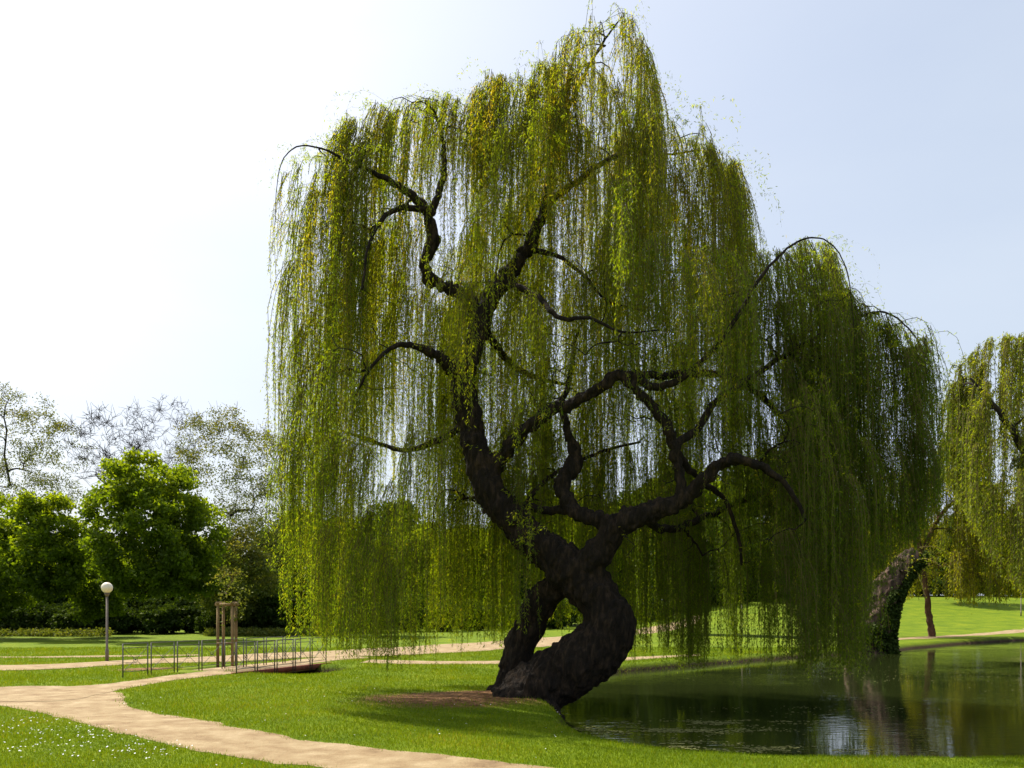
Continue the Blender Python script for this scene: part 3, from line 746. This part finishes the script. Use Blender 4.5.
broad_tree('bare_tree', gx(97, 72), 72, 20.6, 3.6, 13.2, M['leaf_pale'], M['bark_far'], 'bare dark tree leaning right, leftmost of the two leafless crowns', ntar=130, nper=0, rt=.036, trunkr=.42, lean=(1.3, 0), bare_twigs=2, cat='bare tree', topk=.6, zp=3.5, wig=.05)
broad_tree('bare_tree', gx(166, 76), 76, 22.3, 4.2, 14, M['leaf_pale'], M['bark_far'], 'bare tree rising just above the tallest round green crown', ntar=120, nper=0, rt=.032, trunkr=.40, bare_twigs=2, cat='bare tree', topk=.6, zp=3.5, wig=.05)
broad_tree('sparse_tree', gx(232, 68), 68, 19, 5.6, 6.5, M['leaf_pale'], M['bark_far'], 'tall airy tree with pale young leaves between the bare trees and the willow', ntar=280, nper=56, spread=.8, L=.17, wd=.11, rt=.028, trunkr=.5, bare_twigs=1, topk=.6, zp=3.5, wig=.05)
broad_tree('sparse_tree', gx(268, 74), 74, 15, 3.4, 3, M['leaf_pale'], M['bark_far'], 'slender sparse tree tight against the left curtain of the willow', ntar=110, nper=44, spread=.8, L=.17, wd=.11, rt=.024, trunkr=.22, bare_twigs=1, topk=.6, zp=3.5, wig=.05)

# ---- woods behind: a few prototypes copied tree by tree
wood = []
wood.append(broad_tree('dark_tree', gx(60, 84), 84, 9.5, 4.8, .6, M['leaf_dark'], M['bark_far'], 'wd', ntar=130, nper=170, spread=1.1, L=.36, wd=.26, trunkr=.25, cat='tree'))
wood.append(broad_tree('dark_tree', gx(300, 86), 86, 12.5, 4.6, 1.2, M['leaf_dark'], M['bark_far'], 'wd', ntar=150, nper=170, spread=1.1, L=.36, wd=.26, trunkr=.3, cat='tree'))
wood.append(broad_tree('dark_tree', gx(470, 90), 90, 11, 5.4, .8, M['leaf'], M['bark_far'], 'wd', ntar=150, nper=150, spread=1.2, L=.36, wd=.26, trunkr=.3, cat='tree'))
for w_ in wood: w_['group'] = 'trees of the wood behind the lawns'
wl = 'tree of the dark wood closing the lawns behind the willow and the round trees'
for w_ in wood: w_['label'] = wl
k = 0
for (px, Y, s_) in [(-90, 80, 1.0), (-50, 92, 1.15), (0, 82, .95), (25, 95, 1.1), (95, 90, .85), (125, 80, .75), (160, 92, .95), (195, 84, .75), (225, 96, .9), (262, 82, .72), (285, 98, .9),
                    (330, 90, .9), (365, 84, 1.0), (400, 96, 1.1), (430, 86, 1.0), (505, 94, 1.25), (540, 100, 1.3), (580, 96, 1.3), (615, 104, 1.45), (650, 100, 1.3), (690, 110, 1.5), (725, 114, 1.4), (765, 110, 1.45),
                    (800, 122, 1.2), (835, 116, 1.2), (870, 124, 1.25), (900, 118, 1.15), (930, 122, 1.0), (965, 116, 1.0), (1000, 124, 1.1), (1035, 118, 1.1), (1075, 116, 1.2), (1110, 122, 1.2)]:
    src = wood[k % 3]; k += 1
    x = gx(px, Y); z = float(ground_z(np.array([x]), np.array([Y]))[0])
    copy_thing(src, (x, Y, z), rng.random()*6.28, s_)
# understory bushes
bush = broad_tree('bush', gx(20, 60), 60, 2.6, 2.0, .1, M['leaf_dark'], M['bark_far'], 'b', ntar=50, nper=180, spread=.5, L=.22, wd=.16, trunkr=.05, rt=.01, cat='bush', group='dark bushes under the trees')
bush['label'] = 'dark low bush in the undergrowth beneath the far trees'
for px, Y, s_ in [(-20, 62, 1.1), (58, 64, 1.0), (75, 60, .8), (110, 62, .95), (128, 66, 1.2), (160, 63, .9), (172, 66, 1.1), (205, 66, 1.05), (215, 62, .7), (248, 64, 1.1), (278, 63, 1.25), (300, 66, 1.1), (335, 68, 1.1), (370, 66, 1.0), (402, 70, 1.2), (440, 70, 1.1), (475, 74, 1.1), (520, 78, 1.1), (555, 80, 1.3),
                  (600, 84, 1.2), (680, 92, 1.2), (760, 96, 1.2), (850, 100, 1.3), (950, 104, 1.2), (925, 108, 1.3), (968, 108, 1.5), (985, 106, 1.4), (1000, 110, 1.5), (1014, 104, 1.5), (1030, 104, 1.2), (1045, 108, 1.5), (900, 106, 1.3), (640, 88, 1.2), (720, 94, 1.2), (800, 98, 1.2)]:
    x = gx(px, Y); copy_thing(bush, (x, Y, float(ground_z(np.array([x]), np.array([Y]))[0])), rng.random()*6.28, s_)
# trees standing on the lawns seen through the willow
t_ = broad_tree('broadleaf_tree', gx(682, 62), 62, 8.5, 3.0, 2.4, M['leaf_dark'], M['bark_far'], 'small dark tree on the far lawn seen through the hanging willow, left one of two', ntar=80, nper=180, spread=.8, L=.26, wd=.18, trunkr=.28)
copy_thing(t_, (gx(745, 58), 58, 0), 2, 1.05, 'small dark tree on the far lawn seen through the hanging willow, right one of two')
copy_thing(t_, (gx(355, 58), 58, 0), 4, 1.0, 'small dark tree behind the left curtain of the willow')
x_ = gx(958, 92); copy_thing(t_, (x_, 92, float(ground_z(np.array([x_]), np.array([92.]))[0])), 5, 1.25, 'dark tree at the top of the right lawn behind the slim leaning willow')
# pale low plants along the edge of the wood
def cover():
    P = []
    for px0, px1, Y0, Y1, n in [(-40, 110, 56, 60, 900), (205, 340, 57, 62, 1300)]:
        y = Y0+rng.random(n)*(Y1-Y0); x = gx(px0+rng.random(n)*(px1-px0), y); P.append(np.stack([x, y, rng.random(n)*.45], -1))
    C = np.vstack(P); V, Q, t = crown_leaves(C, 8, .25, .17, .12, .0, 0, 1)
    V[:, 2] = np.maximum(V[:, 2], .02); o = mkmesh('ground_cover', V, Q, M['leaf_pale'], None, {'tint': t})
    tag(o, 'pale low plants along the foot of the trees', 'ground cover', kind='stuff')
cover()

# ---------------------------------------------------------------- globe lamps
def sphere(c, r, nu=24, nv=14):
    V = []; Q = []
    for j in range(nv+1):
        th = math.pi*j/nv
        for i in range(nu): a = 2*math.pi*i/nu; V.append([c[0]+r*math.sin(th)*math.cos(a), c[1]+r*math.sin(th)*math.sin(a), c[2]+r*math.cos(th)])
    for j in range(nv):
        for i in range(nu): Q.append([j*nu+i, (j+1)*nu+i, (j+1)*nu+(i+1) % nu, j*nu+(i+1) % nu])
    return np.array(V), np.array(Q)
def lamp(px, Y, H, label):
    x = gx(px, Y); z0 = float(ground_z(np.array([x]), np.array([Y]))[0]); root = empty('street_lamp', (x, Y, z0)); tag(root, label, 'lamp', 'globe lamps of the park')
    g = Geo(); P = [[x, Y, z0-.05], [x, Y, z0+.45], [x, Y, z0+.47], [x, Y, z0+H-.5]]; g.tube(P, [.062, .060, .042, .036], 14); g.build('pole', M['pole'], root)
    g = Geo(); g.tube([[x, Y, z0+H-.52], [x, Y, z0+H-.44], [x, Y, z0+H-.40]], [.045, .085, .10], 14); g.build('collar', M['pole'], root)
    V, Q = sphere((x, Y, z0+H-.20), .20); mkmesh('globe', V, Q, M['globe'], root, smooth=True)
lamp(107, F*CAMH/(661.5-HZ), 2.92, 'white globe lamp on a thin brown pole beside the left path')
lamp(742, 62, 4.0, 'small far globe lamp seen through the right half of the willow')
lamp(1021, 80, 4.2, 'distant globe lamp at the right edge of the photo under the pale willow')

# ---------------------------------------------------------------- footbridge and railings
def bridge():
    root = empty('footbridge', (B0[0], B0[1], 0)); tag(root, 'low footbridge deck with a rusty red edge beam carrying the path over a ditch', 'footbridge')
    rz = math.atan2(BD[1], BD[0]); c = B0-BN*1.15
    g = Geo(); g.box((c[0], c[1], -.075), (4.9, 2.2, .17), rz); g.build('deck', M['path'], root, smooth=False)
    for s_ in (0,):
        e = B0-BN*(-.0 if s_ == 0 else 2.3); g = Geo(); g.box((e[0], e[1], -.03), (5.1, .09, .15), rz); g.build('edge_beam', M['beam'], root, smooth=False)
    for u in (-2.15, 2.15):
        q = c+BD*u; g = Geo(); g.box((q[0], q[1], -.60), (.3, 2.1, .86), rz); g.build('abutment', M['bark_far'], root, smooth=False)
bridge()
def railing(P0, P1, n, label, h=.95, zoff=0):
    P0 = np.array(P0); P1 = np.array(P1); d = (P1-P0)/n; u = unit(d); root = empty('metal_railing', (P0[0], P0[1], 0)); tag(root, label, 'railing', 'railings of the footbridge')
    for i in range(n):
        a = P0+d*i+u*.06; b = P0+d*(i+1)-u*.06; o3 = lambda p, z: np.array([p[0], p[1], z+zoff])
        for p in (a, b):
            g = Geo(); g.tube([o3(p, -.15), o3(p, h)], .019, 8); g.build('post', M['steel'], root)
        g = Geo(); g.tube([o3(a, h), o3(b, h)], .014, 6); g.build('top_rail', M['steel'], root)
        g = Geo(); lo, hi = .16, h-.12; q = lambda f, z: o3(a+(b-a)*f, z)
        for z in (lo, hi): g.tube([q(.0, z), q(1, z)], .010, 5)
        m_ = (lo+hi)/2; r0 = .075; L = np.linalg.norm(b-a)
        ang = np.linspace(0, 2*math.pi, 15); ring = np.array([q(.5, m_)+np.append(u*math.cos(t)*r0, math.sin(t)*r0) for t in ang]); g.tube(ring, .007, 5, False)
        for sx_ in (0, 1):
            for z in (lo, hi):
                c0 = q(sx_, z); c1 = q(.5, m_); v = unit(c0-c1); g.tube([c0, c1+v*r0], .009, 4, False)
        g.build('wire_cross', M['steel'], root)
        g = Geo(); g.box(q(.5, m_)+np.array([0, 0, 0]), (.05, .02, .05), math.atan2(u[1], u[0])); g.build('hub_plate', M['steel'], root, smooth=False)
railing(G(235, 675)[:2], G(327, 664.2)[:2], 5, 'metal railing with crossed wires on the near edge of the bridge above the red beam')
railing(G(121, 678)[:2], G(121, 678)[:2]+unit(G(211, 670)[:2]-G(121, 678)[:2])*7.6, 8, 'metal railing with crossed wires on the far edge of the path, passing the wooden stakes')

# ---------------------------------------------------------------- tree stakes with a sapling
def stakes():
    Y = F*CAMH/(666-HZ); cx_ = gx(226.5, Y); root = empty('tree_stakes', (cx_, Y, 0)); tag(root, 'frame of round wooden stakes with crosspieces tied round a thin sapling', 'tree stakes')
    pts = [(-.23, -.18), (.27, -.2), (.24, .25), (-.20, .26)]
    for dx, dy in pts:
        g = Geo(); g.tube([[cx_+dx, Y+dy, -.1], [cx_+dx*.99, Y+dy, 1.0], [cx_+dx*.97, Y+dy*.97, 2.05]], [.052, .05, .047], 10, True, .03); g.build('stake', M['wood'], root)
    for i in range(4):
        a = np.array(pts[i]); b = np.array(pts[(i+1) % 4]); e = unit(b-a)*.09; z = 2.08+(.05 if i % 2 else 0)
        g = Geo(); g.tube([[cx_+a[0]-e[0], Y+a[1]-e[1], z], [cx_+b[0]+e[0], Y+b[1]+e[1], z]], .047, 10); g.build('crosspiece', M['wood'], root)
    for i in (0,):
        a = np.array(pts[0]); b = np.array(pts[1]); g = Geo(); g.tube([[cx_+a[0], Y+a[1]-.06, .78], [cx_+b[0], Y+b[1]-.06, .78]], .035, 8); g.build('crosspiece', M['wood'], root)
    broad_tree('sapling', cx_+.02, Y+.02, 4.3, .75, 2.2, M['leaf_pale'], M['bark_red'], 'thin sapling standing inside the wooden stake frame', ntar=34, nper=16, spread=.22, L=.09, wd=.055, rt=.006, trunkr=.075, cat='sapling', k=5)
stakes()
# low weeds at railing foot and reeds at the near shore
def tuft(name, x, y, n, h, spread, label, cat, w=.02, tint=.4):
    a = rng.random(n)*6.28; r = rng.random(n)**.5*spread; P = np.stack([x+np.cos(a)*r, y+np.sin(a)*r*.6, np.zeros(n)], -1); P[:, 2] = ground_z(P[:, 0], P[:, 1])-.02
    H = h*(.5+.6*rng.random(n)); l = rng.random(n)*.5; b = rng.random(n)*6.28
    D_ = np.stack([np.cos(b)*l, np.sin(b)*l, np.ones(n)], -1)*H[:, None]; S = unit(np.cross(D_, rng.normal(0, 1, (n, 3))))*w*.5
    V = np.stack([P-S, P+S, P+D_*.6+S*.7, P+D_+np.array([0, 0, -.25])*(l*H)[:, None], P+D_*.6-S*.7], 1).reshape(-1, 3)
    o = mkmesh(name, V-np.array([x, y, 0]), np.arange(5*n).reshape(-1, 5), M['grass_blade'], None, {'tint': np.clip(tint+rng.normal(0, .2, n), 0, 1)}); o.location = (x, y, 0)
    tag(o, label, cat); return o
tuft('grass_tuft', 4.98, 10.75, 420, .26, .42, 'tuft of long grass on the near shore where the stump is mirrored', 'grass tuft', .012)
tuft('grass_tuft', 1.4, 12.3, 150, .16, .35, 'small grass tuft on the near shore right of the willow foot', 'grass tuft', .012, .3)
tuft('grass_tuft', *G(235, 671)[:2], 260, .32, .35, 'weedy tuft at the foot of the first near railing post', 'grass tuft', .03, .3)
tuft('grass_tuft', *G(335, 668)[:2], 320, .4, .45, 'weedy tuft at the far end of the red bridge beam', 'grass tuft', .03, .3)

# floating scum and leaves on the water
def scum():
    n = 5200; P = []
    for cx_, cy_, rx, ry, m_ in [(2.6, 14.2, 2.2, .5, 1600), (4.2, 15.2, 1.8, .35, 900), (2.0, 12.7, 1.4, .5, 1200), (4.2, 12.3, 1.6, .3, 500), (7, 17, 3, 1, 260), (12, 26, 6, 4, 400), (16, 22, 3, 6, 300)]:
        P.append(np.array([cx_, cy_])+rng.normal(0, .5, (m_, 2))*np.array([rx, ry]))
    P = np.vstack(P); ins = in_poly(P[:, 0], P[:, 1], POND); P = P[ins]
    f = np.array([mnoise.noise(Vector((x*1.2, y*4, 2))) for x, y in P]); P = P[f > -.05]; n = len(P)
    a = rng.random(n)*6.28; C = np.hstack([P, np.full((n, 1), WZ+.004)+rng.random((n, 1))*.002]); d = np.stack([np.cos(a), np.sin(a), np.zeros(n)], -1); s_ = np.stack([-np.sin(a), np.cos(a), np.zeros(n)], -1)
    r = (.012+rng.random(n)*.034)[:, None]
    V = np.stack([C-d*r, C+s_*r*.7, C+d*r, C-s_*r*.7], 1).reshape(-1, 3)
    o = mkmesh('floating_scum', V, np.arange(4*n).reshape(-1, 4), M['scum'], None, {'tint': rng.random(n)}); tag(o, 'pale fallen catkins and scum floating on the dark pond', 'floating scum', kind='stuff')
scum()

# ---------------------------------------------------------------- light, sky, camera
SUN = unit(np.array([-.45, .38, .81]))
w = bpy.data.worlds.new('World'); sc.world = w; w.use_nodes = True; nt = w.node_tree; nt.nodes.clear()
out = nt.nodes.new('ShaderNodeOutputWorld'); bg = nt.nodes.new('ShaderNodeBackground'); bg.inputs['Strength'].default_value = .135
sky = nt.nodes.new('ShaderNodeTexSky'); sky.sky_type = 'NISHITA'; sky.sun_disc = False
sky.sun_elevation = math.asin(SUN[2]); sky.sun_rotation = math.atan2(SUN[0], SUN[1]); sky.dust_density = 4.5; sky.air_density = 1.0; sky.ozone_density = 1.0
tc = nt.nodes.new('ShaderNodeTexCoord'); mp = nt.nodes.new('ShaderNodeMapping'); mp.inputs['Scale'].default_value = (1, 1, 3)
nt.links.new(tc.outputs['Generated'], mp.inputs['Vector'])
nz = nt.nodes.new('ShaderNodeTexNoise'); nz.inputs['Scale'].default_value = 1.6; nz.inputs['Detail'].default_value = 6; nt.links.new(mp.outputs[0], nz.inputs['Vector'])
rp = nt.nodes.new('ShaderNodeValToRGB'); rp.color_ramp.elements[0].position = .3; rp.color_ramp.elements[0].color = (.45, .45, .45, 1); rp.color_ramp.elements[1].position = .75; rp.color_ramp.elements[1].color = (.72, .72, .72, 1)
nt.links.new(nz.outputs['Fac'], rp.inputs[0])
mx = nt.nodes.new('ShaderNodeMix'); mx.data_type = 'RGBA'; nt.links.new(rp.outputs[0], mx.inputs[0]); nt.links.new(sky.outputs[0], mx.inputs[6]); mx.inputs[7].default_value = (3.8, 4.2, 4.7, 1)
nt.links.new(mx.outputs[2], bg.inputs['Color']); nt.links.new(bg.outputs[0], out.inputs['Surface'])
L = bpy.data.lights.new('sun', 'SUN'); L.energy = 5.0; L.angle = R(.5); L.color = (1, .94, .82)
lo = bpy.data.objects.new('sun', L); COL.objects.link(lo); lo.location = (-20, 20, 40)
lo.rotation_euler = Vector(-SUN).to_track_quat('-Z', 'Y').to_euler()
cam = bpy.data.cameras.new('camera'); co_ = bpy.data.objects.new('camera', cam); COL.objects.link(co_)
cam.sensor_width = 36; cam.lens = F/1024*36; cam.clip_end = 3000; cam.clip_start = .1; cam.shift_y = (HZ-384)/1024
co_.location = (0, 0, CAMH); co_.rotation_euler = (R(90), 0, 0); sc.camera = co_
sc.view_settings.view_transform = 'Standard'; sc.view_settings.look = 'None'; sc.view_settings.gamma = 1; sc.view_settings.exposure = 0.62
sc.render.resolution_x = 1024; sc.render.resolution_y = 768
sc.cycles.max_bounces = 7; sc.cycles.diffuse_bounces = 3; sc.cycles.transmission_bounces = 4; sc.cycles.glossy_bounces = 3
sc.cycles.use_denoising = True
